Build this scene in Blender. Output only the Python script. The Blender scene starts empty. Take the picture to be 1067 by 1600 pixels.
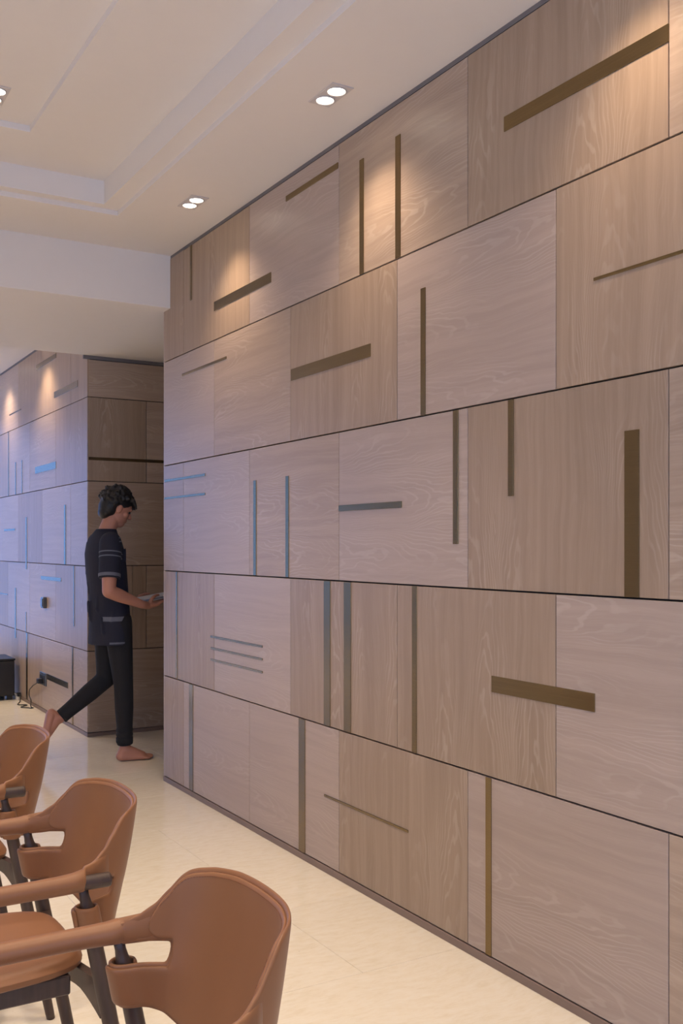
import bpy, bmesh, math, random
from mathutils import Vector, Matrix, Quaternion

random.seed(7)
scene = bpy.context.scene
COL = scene.collection

# ------------------------------------------------------------------ camera
F, TH, CAM_H, CAM_X = 1556.0, math.atan(922.5 / 1556.0), 1.349, -2.045
cam_d = bpy.data.cameras.new('camera')
cam = bpy.data.objects.new('camera', cam_d)
COL.objects.link(cam)
cam.location = (CAM_X, 0, CAM_H)
cam.rotation_euler = (math.pi / 2, 0, -TH)
cam_d.sensor_fit = 'HORIZONTAL'
cam_d.sensor_width = 36.0
cam_d.lens = F / 1067.0 * 36.0
cam_d.shift_y = 53.5 / 1067.0
cam_d.clip_start = 0.02
scene.camera = cam

# ------------------------------------------------------------------ world (overcast blue daylight outside the windows)
SKY_COL, SKY_STR = (0.43, 0.60, 1.0), 4.9
world = bpy.data.worlds.new('World')
scene.world = world
world.use_nodes = True
bg = world.node_tree.nodes['Background']
bg.inputs['Color'].default_value = (*SKY_COL, 1)
bg.inputs['Strength'].default_value = SKY_STR

vs = scene.view_settings
vs.view_transform = 'Standard'
vs.look = 'None'
vs.gamma = 1.0
vs.use_curve_mapping = False
vs.exposure = -0.08

WARM = (1.0, 0.82, 0.63)
WARM_WASH = (1.0, 0.74, 0.50)
WASH_W = 15.0       # each lamp of the wall-side fixtures
TRAY_W = 45.0       # each lamp of the tray fixtures
ROOM = dict(x0=-5.6, x1=0.0, y0=-2.6, y1=12.6)
BACK_WIN = (-2.5, -0.25, 0.10, 2.80)   # x0,x1,z0,z1 in the wall behind the camera
FAR_WIN = (-5.2, -0.22, 0.10, 2.85)
LEFT_WIN = (-2.3, 0.2, 0.3, 2.6)      # y0,y1,z0,z1 in the left wall


def portal(name, loc, rot, sx, sy):
    d = bpy.data.lights.new(name, 'AREA')
    d.shape = 'RECTANGLE'
    d.size, d.size_y = sx, sy
    d.cycles.is_portal = True
    o = bpy.data.objects.new(name, d)
    COL.objects.link(o)
    o.location = loc
    o.rotation_euler = rot
    return o


portal('window_portal', ((BACK_WIN[0] + BACK_WIN[1]) / 2, ROOM['y0'] - 0.16, (BACK_WIN[2] + BACK_WIN[3]) / 2),
       (math.pi / 2, 0, 0), BACK_WIN[1] - BACK_WIN[0], BACK_WIN[3] - BACK_WIN[2])
portal('window_portal', ((FAR_WIN[0] + FAR_WIN[1]) / 2, ROOM['y1'] + 0.16, (FAR_WIN[2] + FAR_WIN[3]) / 2),
       (-math.pi / 2, 0, 0), FAR_WIN[1] - FAR_WIN[0], FAR_WIN[3] - FAR_WIN[2])
portal('window_portal', (ROOM['x0'] - 0.16, (LEFT_WIN[0] + LEFT_WIN[1]) / 2, (LEFT_WIN[2] + LEFT_WIN[3]) / 2),
       (0, -math.pi / 2, 0), LEFT_WIN[3] - LEFT_WIN[2], LEFT_WIN[1] - LEFT_WIN[0])

# ------------------------------------------------------------------ photo pixel -> point on a real surface
_s, _c = math.sin(TH), math.cos(TH)


def ray(px, py):
    a, v = (px - 533.5) / F, (853.5 - py) / F
    return (_s + _c * a, _c - _s * a, v)


def on_x(px, py, X=0.0):
    d = ray(px, py)
    k = (X - CAM_X) / d[0]
    return Vector((X, k * d[1], CAM_H + k * d[2]))


def on_y(px, py, Y):
    d = ray(px, py)
    k = Y / d[1]
    return Vector((CAM_X + k * d[0], Y, CAM_H + k * d[2]))


def on_z(px, py, Z=0.0):
    d = ray(px, py)
    k = (Z - CAM_H) / d[2]
    return Vector((CAM_X + k * d[0], k * d[1], Z))


# ------------------------------------------------------------------ materials
def lin(c):
    return tuple((x / 12.92 if x <= 0.04045 else ((x + 0.055) / 1.055) ** 2.4) for x in [v / 255.0 for v in c])


class NT:
    def __init__(self, name):
        self.m = bpy.data.materials.new(name)
        self.m.use_nodes = True
        self.t = self.m.node_tree
        self.b = self.t.nodes['Principled BSDF']

    def n(self, typ, **kw):
        nd = self.t.nodes.new(typ)
        for k, v in kw.items():
            setattr(nd, k, v)
        return nd

    def l(self, a, b):
        self.t.links.new(a, b)

    def val(self, nd, sock, v):
        if hasattr(v, 'links') or isinstance(v, bpy.types.NodeSocket):
            self.l(v, nd.inputs[sock])
        else:
            nd.inputs[sock].default_value = v

    def math(self, op, a, b=0.0, clamp=False):
        nd = self.n('ShaderNodeMath', operation=op, use_clamp=clamp)
        self.val(nd, 0, a)
        self.val(nd, 1, b)
        return nd.outputs[0]

    def comb(self, x, y, z):
        nd = self.n('ShaderNodeCombineXYZ')
        for i, v in enumerate((x, y, z)):
            self.val(nd, i, v)
        return nd.outputs[0]

    def noise(self, vec, scale, detail=2.0, rough=0.5):
        nd = self.n('ShaderNodeTexNoise')
        self.l(vec, nd.inputs['Vector'])
        nd.inputs['Scale'].default_value = scale
        nd.inputs['Detail'].default_value = detail
        nd.inputs['Roughness'].default_value = rough
        return nd.outputs['Fac']

    def ramp(self, fac, stops):
        nd = self.n('ShaderNodeValToRGB')
        self.l(fac, nd.inputs[0])
        el = nd.color_ramp.elements
        while len(el) < len(stops):
            el.new(0.5)
        for e, (p, c) in zip(el, stops):
            e.position = p
            e.color = (*c, 1) if len(c) == 3 else c
        return nd.outputs[0]

    def mix(self, fac, a, b, blend='MIX'):
        nd = self.n('ShaderNodeMix', data_type='RGBA', blend_type=blend)
        self.val(nd, 0, fac)
        for idx, v in ((6, a), (7, b)):
            if isinstance(v, tuple):
                nd.inputs[idx].default_value = (*v, 1) if len(v) == 3 else v
            else:
                self.l(v, nd.inputs[idx])
        return nd.outputs[2]

    def sstep(self, v, lo, hi):
        nd = self.n('ShaderNodeMapRange', interpolation_type='SMOOTHSTEP')
        self.val(nd, 0, v)
        nd.inputs[1].default_value = lo
        nd.inputs[2].default_value = hi
        return nd.outputs[0]

    def bump(self, h, strength, dist):
        nd = self.n('ShaderNodeBump')
        self.l(h, nd.inputs['Height'])
        nd.inputs['Strength'].default_value = strength
        nd.inputs['Distance'].default_value = dist
        self.l(nd.outputs[0], self.b.inputs['Normal'])

    def set(self, **kw):
        for k, v in kw.items():
            self.val(self.b, k.replace('_', ' '), v)


def plain(name, col, rough=0.5, metal=0.0, spec=0.5, bump=None, var=0.07):
    t = NT(name)
    t.set(Base_Color=(*col, 1), Roughness=rough, Metallic=metal)
    t.b.inputs['Specular IOR Level'].default_value = spec
    if bump:
        tc = t.n('ShaderNodeTexCoord')
        nz = t.noise(tc.outputs['Object'], bump[0], 3.0)
        t.bump(nz, bump[1], bump[2])
        nz2 = t.noise(tc.outputs['Object'], bump[0] * 0.07 + 1.0, 2.0)
        t.l(t.mix(nz2, tuple(c * (1 - var) for c in col), tuple(min(1, c * (1 + var)) for c in col)), t.b.inputs['Base Color'])
    return t.m


def oak(name, vertical, dark, light, lime, lime_amt, rough=0.37):
    """cerused flat-sawn oak veneer; grain along local Z (vertical) or local X"""
    t = NT(name)
    tc = t.n('ShaderNodeTexCoord')
    sp = t.n('ShaderNodeSeparateXYZ')
    t.l(tc.outputs['Object'], sp.inputs[0])
    oi = t.n('ShaderNodeObjectInfo')
    rnd = oi.outputs['Random']
    if vertical:
        a, g = sp.outputs['X'], sp.outputs['Z']
    else:
        a, g = sp.outputs['Z'], sp.outputs['X']
    r1 = t.math('MULTIPLY', rnd, 37.3)
    r2 = t.math('MULTIPLY', rnd, 91.7)
    a2, g2 = t.math('ADD', a, r1), t.math('ADD', g, r2)
    # slow waviness of the grain
    wob = t.noise(t.comb(t.math('MULTIPLY', a2, 3.2), t.math('MULTIPLY', g2, 1.5), 0.0), 1.0, 2.0)
    wobm = t.math('MULTIPLY', t.math('SUBTRACT', wob, 0.5), 0.10)
    aw = t.math('ADD', a2, wobm)
    # plank leaves about 0.21 m wide, each with its own heart
    leaf = t.math('MULTIPLY', aw, 1.0 / 0.23)
    idx = t.math('FLOOR', leaf)
    fr = t.math('SUBTRACT', t.math('SUBTRACT', leaf, idx), 0.5)
    fr2 = t.math('MULTIPLY', fr, fr)
    shift = t.math('MULTIPLY', t.math('SINE', t.math('MULTIPLY', idx, 12.989)), 3.1)
    lowf = t.noise(t.comb(t.math('MULTIPLY', aw, 9.0), t.math('MULTIPLY', g2, 2.6), shift), 1.0, 3.0, 0.55)
    field = t.math('ADD', t.math('MULTIPLY', fr2, 13.0), t.math('MULTIPLY', t.math('ADD', g2, shift), 3.1))
    field = t.math('ADD', field, t.math('MULTIPLY', lowf, 3.0))
    wave = t.math('SINE', t.math('MULTIPLY', field, 13.0))
    lines = t.sstep(wave, 0.35, 1.0)
    patch = t.noise(t.comb(t.math('MULTIPLY', a2, 5.0), t.math('MULTIPLY', g2, 2.2), 3.3), 1.0, 2.0)
    patchm = t.sstep(patch, 0.42, 0.68)
    lines = t.math('MULTIPLY', lines, patchm)
    fib = t.noise(t.comb(t.math('MULTIPLY', aw, 330.0), t.math('MULTIPLY', g2, 9.0), 0.0), 1.0, 3.0, 0.6)
    streak = t.noise(t.comb(t.math('MULTIPLY', aw, 34.0), t.math('MULTIPLY', g2, 0.9), 5.0), 1.0, 3.0, 0.6)
    broad = t.noise(t.comb(t.math('MULTIPLY', aw, 6.0), t.math('MULTIPLY', g2, 0.5), 9.0), 1.0, 2.0)
    fac = t.math('ADD', t.math('MULTIPLY', t.sstep(streak, 0.3, 0.7), 0.55), t.math('MULTIPLY', broad, 0.45))
    base = t.mix(fac, dark, light)
    # per panel tone
    hs = t.n('ShaderNodeHueSaturation')
    t.l(base, hs.inputs['Color'])
    t.l(t.math('ADD', t.math('MULTIPLY', rnd, 0.12), 0.94), hs.inputs['Value'])
    base = hs.outputs[0]
    fibm = t.math('MULTIPLY', t.sstep(fib, 0.50, 0.72), 0.42 * lime_amt)
    limef = t.math('ADD', t.math('MULTIPLY', lines, lime_amt), fibm, clamp=True)
    col = t.mix(limef, base, lime)
    t.l(col, t.b.inputs['Base Color'])
    t.set(Roughness=rough)
    t.b.inputs['Specular IOR Level'].default_value = 0.45
    t.bump(fib, 0.10, 0.0015)
    return t.m


M = {}
M['oak_v'] = oak('oak_vertical', True, lin((150, 129, 110)), lin((172, 150, 130)), lin((200, 184, 168)), 0.28)
M['oak_h'] = oak('oak_horizontal_pale', False, lin((167, 149, 138)), lin((183, 165, 154)), lin((206, 195, 187)), 0.24)  # paler tone is partly grain sheen put into the colour
M['oak_hw'] = oak('oak_horizontal_warm', False, lin((158, 138, 122)), lin((180, 160, 143)), lin((206, 192, 180)), 0.28)
M['gap'] = plain('shadow_gap', (0.018, 0.011, 0.008), 0.7)
M['paint'] = plain('white_paint', (0.79, 0.75, 0.725), 0.75, bump=(180.0, 0.02, 0.0005), var=0.012)
M['wallpaint'] = plain('wall_paint', (0.78, 0.74, 0.70), 0.8, bump=(160.0, 0.04, 0.001))
M['topgap'] = plain('ceiling_channel', (0.16, 0.15, 0.16), 0.5, bump=(60.0, 0.02, 0.001))
M['base'] = plain('plinth', lin((132, 112, 102)), 0.45, bump=(90.0, 0.05, 0.001))
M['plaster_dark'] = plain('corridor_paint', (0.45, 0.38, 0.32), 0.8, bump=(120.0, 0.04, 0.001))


def bronze():
    t = NT('brushed_bronze')
    tc = t.n('ShaderNodeTexCoord')
    mp = t.n('ShaderNodeMapping')
    mp.inputs['Scale'].default_value = (3.0, 3.0, 220.0)
    t.l(tc.outputs['Object'], mp.inputs[0])
    nz = t.noise(mp.outputs[0], 1.0, 3.0)
    t.l(t.mix(nz, (0.20, 0.145, 0.072), (0.27, 0.195, 0.10)), t.b.inputs['Base Color'])
    t.set(Metallic=1.0, Roughness=0.30)
    t.l(t.math('ADD', t.math('MULTIPLY', nz, 0.10), 0.20), t.b.inputs['Roughness'])
    return t.m


M['bronze'] = bronze()


def marble():
    t = NT('cream_marble')
    tc = t.n('ShaderNodeTexCoord')
    oi = t.n('ShaderNodeObjectInfo')
    sp = t.n('ShaderNodeSeparateXYZ')
    t.l(tc.outputs['Object'], sp.inputs[0])
    rx = t.math('MULTIPLY', oi.outputs['Random'], 53.0)
    v = t.comb(t.math('ADD', sp.outputs['X'], rx), t.math('ADD', sp.outputs['Y'], rx), rx)
    w = t.noise(v, 2.0, 3.0)
    va = t.comb(t.math('MULTIPLY', t.math('ADD', sp.outputs['X'], rx), 5.0),
                t.math('ADD', t.math('MULTIPLY', t.math('ADD', sp.outputs['Y'], rx), 16.0), t.math('MULTIPLY', w, 3.0)), rx)
    n1 = t.noise(va, 3.2, 6.0, 0.6)
    n2 = t.noise(va, 9.0, 4.0, 0.6)
    f = t.math('ADD', t.math('MULTIPLY', n1, 0.7), t.math('MULTIPLY', n2, 0.3))
    c = t.ramp(f, [(0.34, lin((234, 222, 198))), (0.5, lin((240, 230, 210))), (0.66, lin((243, 235, 218)))])
    hs = t.n('ShaderNodeHueSaturation')
    t.l(c, hs.inputs['Color'])
    t.l(t.math('ADD', t.math('MULTIPLY', oi.outputs['Random'], 0.07), 0.95), hs.inputs['Value'])
    pits = t.noise(t.comb(sp.outputs['X'], sp.outputs['Y'], rx), 60.0, 2.0)
    pm = t.sstep(pits, 0.76, 0.82)
    t.l(t.mix(t.math('MULTIPLY', pm, 0.35), hs.outputs[0], lin((150, 120, 88))), t.b.inputs['Base Color'])
    t.l(t.math('ADD', t.math('MULTIPLY', n1, 0.10), 0.07), t.b.inputs['Roughness'])
    t.b.inputs['Specular IOR Level'].default_value = 0.5
    return t.m


M['marble'] = marble()
M['grout'] = plain('tile_joint', lin((212, 190, 158)), 0.6)


def leather(name, c1, c2):
    t = NT(name)
    tc = t.n('ShaderNodeTexCoord')
    vo = t.n('ShaderNodeTexVoronoi', feature='DISTANCE_TO_EDGE')
    t.l(tc.outputs['Object'], vo.inputs['Vector'])
    vo.inputs['Scale'].default_value = 620.0
    n1 = t.noise(tc.outputs['Object'], 7.0, 4.0)
    t.l(t.mix(n1, c1, c2), t.b.inputs['Base Color'])
    t.set(Roughness=0.46)
    t.b.inputs['Specular IOR Level'].default_value = 0.42
    t.b.inputs['Sheen Weight'].default_value = 0.08
    t.bump(vo.outputs['Distance'], 0.06, 0.0008)
    return t.m


M['leather'] = leather('tan_leather', lin((131, 86, 53)), lin((144, 96, 60)))
M['stitch'] = plain('stitch_thread', lin((120, 68, 38)), 0.7)


def dark_oak():
    t = NT('dark_stained_wood')
    tc = t.n('ShaderNodeTexCoord')
    mp = t.n('ShaderNodeMapping')
    mp.inputs['Scale'].default_value = (90.0, 90.0, 9.0)
    t.l(tc.outputs['Object'], mp.inputs[0])
    nz = t.noise(mp.outputs[0], 1.0, 3.0)
    t.l(t.mix(nz, lin((50, 36, 31)), lin((82, 62, 53))), t.b.inputs['Base Color'])
    t.set(Roughness=0.42)
    t.bump(nz, 0.08, 0.001)
    return t.m


M['darkwood'] = dark_oak()
M['black'] = plain('black_laminate', (0.012, 0.012, 0.014), 0.35, bump=(40.0, 0.03, 0.001))
M['blackplastic'] = plain('black_plastic', (0.02, 0.02, 0.022), 0.4)
M['greyplastic'] = plain('grey_plate', (0.10, 0.11, 0.13), 0.25)
M['whiteplastic'] = plain('white_plastic', (0.75, 0.72, 0.66), 0.4)
M['trimwhite'] = plain('lamp_trim', (0.62, 0.58, 0.58), 0.5)
M['skin'] = plain('skin', lin((186, 130, 108)), 0.5, bump=(90.0, 0.03, 0.001))
M['hair'] = plain('black_hair', (0.010, 0.008, 0.008), 0.5, bump=(160.0, 0.4, 0.004))
M['trouser'] = plain('black_denim', (0.010, 0.010, 0.013), 0.85, bump=(220.0, 0.2, 0.002))
M['paper'] = plain('paper', (0.62, 0.62, 0.64), 0.6)
M['cover'] = plain('grey_cover', (0.16, 0.17, 0.22), 0.4)
M['print'] = plain('pale_print', (0.13, 0.14, 0.18), 0.8)
M['frame'] = plain('window_frame', (0.35, 0.35, 0.36), 0.4)
M['shirt'] = plain('navy_cotton', (0.016, 0.018, 0.034), 0.9, bump=(140.0, 0.2, 0.002))


def lampmat():
    t = NT('lamp_glow')
    t.set(Base_Color=(1, 0.95, 0.85, 1))
    t.b.inputs['Emission Color'].default_value = (1.0, 0.88, 0.70, 1)
    t.b.inputs['Emission Strength'].default_value = 14.0
    return t.m


M['lamp'] = lampmat()


def glassmat(name, tint):
    t = NT(name)
    out = t.t.nodes['Material Output']
    tr = t.n('ShaderNodeBsdfTransparent')
    tr.inputs['Color'].default_value = (*tint, 1)
    gl = t.n('ShaderNodeBsdfGlossy')
    gl.inputs['Roughness'].default_value = 0.02
    mx = t.n('ShaderNodeMixShader')
    mx.inputs[0].default_value = 0.06
    t.l(tr.outputs[0], mx.inputs[1])
    t.l(gl.outputs[0], mx.inputs[2])
    t.l(mx.outputs[0], out.inputs['Surface'])
    return t.m


M['glass'] = glassmat('window_glass', (1, 1, 1))
M['glass_dim'] = glassmat('dimming_glass', (0.48, 0.60, 0.74))  # tint added only to dim the daylight and reflections of the far window


# ------------------------------------------------------------------ mesh helpers
def link(name, me, mat, parent=None, loc=(0, 0, 0), rot=(0, 0, 0), smooth=False):
    o = bpy.data.objects.new(name, me)
    COL.objects.link(o)
    if mat and not me.materials:
        me.materials.append(mat)
    o.location = loc
    o.rotation_euler = rot
    if parent:
        o.parent = parent
    if smooth:
        for p in me.polygons:
            p.use_smooth = True
    return o


def empty(name, loc=(0, 0, 0), rz=0.0):
    o = bpy.data.objects.new(name, None)
    COL.objects.link(o)
    o.empty_display_size = 0.1
    o.location = loc
    o.rotation_euler = (0, 0, rz)
    return o


def tag(o, label=None, cat=None, group=None, kind=None):
    if label:
        o['label'] = label
    if cat:
        o['category'] = cat
    if group:
        o['group'] = group
    if kind:
        o['kind'] = kind
    return o


def bm_mesh(bm, name='mesh'):
    me = bpy.data.meshes.new(name)
    bmesh.ops.recalc_face_normals(bm, faces=bm.faces)
    bm.to_mesh(me)
    bm.free()
    return me


def bm_box(bm, x0, x1, y0, y1, z0, z1, bev=0.0, seg=1):
    r = bmesh.ops.create_cube(bm, size=1.0)
    vs_ = r['verts']
    for v in vs_:
        v.co = Vector(((x0 + x1) / 2 + v.co.x * (x1 - x0), (y0 + y1) / 2 + v.co.y * (y1 - y0), (z0 + z1) / 2 + v.co.z * (z1 - z0)))
    if bev > 0:
        es = list({e for v in vs_ for e in v.link_edges})
        bmesh.ops.bevel(bm, geom=es, offset=bev, segments=seg, profile=0.5, affect='EDGES')


def box(name, x0, x1, y0, y1, z0, z1, mat, parent=None, bev=0.0, seg=1):
    """box with its origin at its own centre (world aligned)"""
    c = Vector(((x0 + x1) / 2, (y0 + y1) / 2, (z0 + z1) / 2))
    bm = bmesh.new()
    bm_box(bm, x0 - c.x, x1 - c.x, y0 - c.y, y1 - c.y, z0 - c.z, z1 - c.z, bev, seg)
    off = c - (parent.location if parent else Vector())
    return link(name, bm_mesh(bm), mat, parent, off)


def tube_rings(bm, rings, closed_ends=True):
    """rings: list of lists of Vector, same length"""
    vr = [[bm.verts.new(p) for p in r] for r in rings]
    n = len(vr[0])
    for a, b in zip(vr[:-1], vr[1:]):
        for i in range(n):
            bm.faces.new((a[i], a[(i + 1) % n], b[(i + 1) % n], b[i]))
    if closed_ends:
        bm.faces.new(vr[0][::-1])
        bm.faces.new(vr[-1])
    return vr


def frame_of(d):
    d = d.normalized()
    up = Vector((0, 0, 1)) if abs(d.z) < 0.9 else Vector((1, 0, 0))
    a = d.cross(up).normalized()
    return a, d.cross(a).normalized()


def bm_tube(bm, pts, rads, n=12):
    pts = [Vector(p) for p in pts]
    if not hasattr(rads, '__len__'):
        rads = [rads] * len(pts)
    rings = []
    a = b = None
    for i, p in enumerate(pts):
        d = (pts[min(i + 1, len(pts) - 1)] - pts[max(i - 1, 0)]).normalized()
        if a is None:
            a, b = frame_of(d)
        else:
            a = (a - d * a.dot(d)).normalized()
            b = d.cross(a)
        rings.append([p + (a * math.cos(2 * math.pi * k / n) + b * math.sin(2 * math.pi * k / n)) * rads[i] for k in range(n)])
    tube_rings(bm, rings)


def interp(tab, x):
    if x <= tab[0][0]:
        return tab[0][1]
    for (x0, y0), (x1, y1) in zip(tab[:-1], tab[1:]):
        if x <= x1:
            f = (x - x0) / (x1 - x0)
            f = f * f * (3 - 2 * f) * 0.35 + f * 0.65
            return y0 + (y1 - y0) * f
    return tab[-1][1]


# ------------------------------------------------------------------ the room shell
ZC = 2.995                      # ceiling
ZTOP = 2.977                    # top of the panels
ZB, ZCc, ZD, ZE, ZF = 2.406, 1.8106, 1.2087, 0.606, 0.0285
ROWS = [(ZB, ZTOP), (ZCc, ZB), (ZD, ZCc), (ZE, ZD), (ZF, ZE)]
Y_END = 5.446                   # end of the near wall (edge of the opening)
Y_BEAM = 5.354
Y_BLK = 6.964                   # front of the block past the opening
ZBEAM = 2.698
x0, x1, y0, y1 = ROOM['x0'], ROOM['x1'], ROOM['y0'], ROOM['y1']

# floor: backing slab with tiles laid on it
floor = box('floor', x0, 2.6, y0, y1, -0.12, -0.006, M['grout'])
tag(floor, 'cream polished marble floor', None, None, 'structure')
TW, TL = 1.23, 0.615
bm = bmesh.new()
bm_box(bm, -TW / 2 + 0.0006, TW / 2 - 0.0006, -TL / 2 + 0.0006, TL / 2 - 0.0006, -0.011, 0.0, 0.0006)
tile_me = bm_mesh(bm, 'floor_tile')
tile_me.materials.append(M['marble'])
ty0 = 3.905 - 11 * TL
for j in range(26):
    for i in range(8):
        cx, cy = -5.6 + TW / 2 + i * TW - (0.0 if j % 2 else TW / 2) + 0.3, ty0 + TL / 2 + j * TL
        if cx - TW / 2 > 2.6 or cy - TL / 2 > y1 - 0.02 or cy + TL / 2 < y0:
            continue
        if cx - TW / 2 > 0.2 and not (Y_END - 0.7 < cy < Y_BLK + 0.7):
            continue
        link('floor_tile', tile_me, None, floor, Vector((cx, cy, 0)) - floor.location)

# ceiling with stepped tray, one continuous plaster surface
bm = bmesh.new()
T1, T2, T3 = (-0.475, 4.835), (-0.562, 4.775), (-1.012, 4.375)
xl, yn = -5.0, -2.0


def rect(xa, xb, ya, yb, z):
    return [bm.verts.new(p) for p in ((xa, ya, z), (xb, ya, z), (xb, yb, z), (xa, yb, z))]


d2, d3 = T1[0] - T2[0], T1[0] - T3[0]
rings = [rect(x0, 0.16, y0, Y_BEAM + 0.05, ZC),
         rect(xl, T1[0], yn, T1[1], ZC), rect(xl, T1[0], yn, T1[1], ZC + 0.024),
         rect(xl + d2, T2[0], yn + d2, T2[1], ZC + 0.024), rect(xl + d2, T2[0], yn + d2, T2[1], 3.133),
         rect(xl + d3, T3[0], yn + d3, T3[1], 3.133), rect(xl + d3, T3[0], yn + d3, T3[1], 3.160)]
for a, b in zip(rings[:-1], rings[1:]):
    for k in range(4):
        bm.faces.new((a[k], a[(k + 1) % 4], b[(k + 1) % 4], b[k]))
bm.faces.new(rings[-1])
me = bm_mesh(bm)
ceiling = link('ceiling', me, M['paint'])
tag(ceiling, 'white stepped tray ceiling', None, None, 'structure')
roof = box('ceiling_slab', x0 - 0.2, 2.8, y0 - 0.2, y1 + 0.2, 3.20, 3.30, M['paint'])
tag(roof, 'slab above the plaster ceiling', None, None, 'structure')
cfar = box('ceiling_far', x0, 0.16, Y_BLK - 0.05, y1, ZC, ZC + 0.05, M['paint'])
tag(cfar, 'plain white ceiling past the dropped beam', None, None, 'structure')
beam = box('ceiling_beam', x0, 2.6, Y_BEAM, Y_BLK + 0.004, ZBEAM, ZC + 0.02, M['paint'], None, 0.002)
tag(beam, 'dropped white ceiling beam above the opening', None, None, 'structure')


# plain walls outside the view with the windows daylight comes through
def wall_with_window(name, axis, pos, lo, hi, zt, win, label, n):
    """axis 'y': wall at y=pos spanning x lo..hi; axis 'x': wall at x=pos spanning y lo..hi"""
    th = 0.14
    bm = bmesh.new()

    def bb(a0, a1, c0, c1):
        if axis == 'y':
            p0, p1 = (pos - th, pos) if pos < 0 else (pos, pos + th)
            bm_box(bm, a0, a1, p0, p1, c0, c1)
        else:
            bm_box(bm, pos - th, pos, a0, a1, c0, c1)
    bb(lo, win[0], 0, zt)
    bb(win[1], hi, 0, zt)
    bb(win[0], win[1], 0, win[2])
    bb(win[0], win[1], win[3], zt)
    w = link(name, bm_mesh(bm), M['wallpaint'])
    tag(w, label, None, None, 'structure')
    # frame and panes
    bm = bmesh.new()

    def fb(a0, a1, c0, c1, e=0.05, tgt=None):
        tb = tgt if tgt is not None else bm
        if axis == 'y':
            q = pos + (-0.07 if pos < 0 else 0.07)
            bm_box(tb, a0, a1, q - e / 2, q + e / 2, c0, c1)
        else:
            bm_box(tb, pos - 0.07 - e / 2, pos - 0.07 + e / 2, a0, a1, c0, c1)
    fw = 0.045
    fb(win[0], win[1], win[2], win[2] + fw)
    fb(win[0], win[1], win[3] - fw, win[3])
    k = 3
    step = (win[1] - win[0]) / k
    for i in range(k + 1):
        c = win[0] + i * step
        a0 = min(max(c - fw / 2, win[0]), win[1] - fw)
        fb(a0, a0 + fw, win[2] + fw, win[3] - fw)
    fr_ = link('window_%d' % n, bm_mesh(bm), M['frame'])
    tag(fr_, 'grey framed window in ' + label, None, None, 'structure')
    for i in range(k):
        pb = bmesh.new()
        fb(win[0] + i * step + fw / 2, win[0] + (i + 1) * step - fw / 2, win[2] + fw, win[3] - fw, 0.006, pb)
        link('pane', bm_mesh(pb), M['glass_dim'] if n == 2 else M['glass'], fr_)
    return w


wall_with_window('wall_back', 'y', y0, x0 - 0.14, 0.16, 3.2, BACK_WIN, 'white wall behind the dining area', 1)
wall_with_window('wall_far', 'y', y1, x0 - 0.14, 0.16, 3.2, FAR_WIN, 'white end wall of the far room', 2)
wall_with_window('wall_left', 'x', x0, y0, y1, 3.2, LEFT_WIN, 'white side wall opposite the panels', 3)
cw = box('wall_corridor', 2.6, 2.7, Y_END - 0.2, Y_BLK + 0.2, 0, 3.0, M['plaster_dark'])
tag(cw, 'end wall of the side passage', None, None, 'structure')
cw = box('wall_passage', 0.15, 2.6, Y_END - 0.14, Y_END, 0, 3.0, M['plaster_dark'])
tag(cw, 'side wall of the passage behind the near panels', None, None, 'structure')


# ------------------------------------------------------------------ panelled walls
PT = 0.018        # panel thickness
PM = {}


def panel(parent, face, u0, u1, z0, z1, kind, gl=0.0015, gv=0.0029, proud=0.0):
    """face 'x': wall plane x=0 facing -x (u = world y); face 'y': wall plane y=Y_BLK facing -y (u = world x)"""
    w, h = (u1 - u0) - 2 * gl, (z1 - z0) - 2 * gv
    key = (round(w, 3), round(h, 3), kind)
    if key not in PM:
        bm = bmesh.new()
        bm_box(bm, -w / 2, w / 2, 0, PT, -h / 2, h / 2, 0.0009)
        m_ = bm_mesh(bm, 'oak_panel')
        m_.materials.append(M[kind])
        PM[key] = m_
    uc, zc = (u0 + u1) / 2, (z0 + z1) / 2
    if face == 'x':
        loc, rz = Vector((-proud, uc, zc)), -math.pi / 2
    else:
        loc, rz = Vector((uc, Y_BLK - proud, zc)), 0.0
    return link('oak_panel', PM[key], None, parent, loc - parent.location, (0, 0, rz))


def inlay(parent, face, u0, u1, z0, z1, proud=0.0028):
    if u1 < u0:
        u0, u1 = u1, u0
    if z1 < z0:
        z0, z1 = z1, z0
    if face == 'x':
        return box('metal_inlay', -proud, 0.006, u0, u1, z0, z1, M['bronze'], parent, 0.0006)
    return box('metal_inlay', u0, u1, Y_BLK - proud, Y_BLK + 0.006, z0, z1, M['bronze'], parent, 0.0006)


def yn_(n):
    return 4.302 * (1.47915 - 0.09772 * n) - 1.2125


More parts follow.
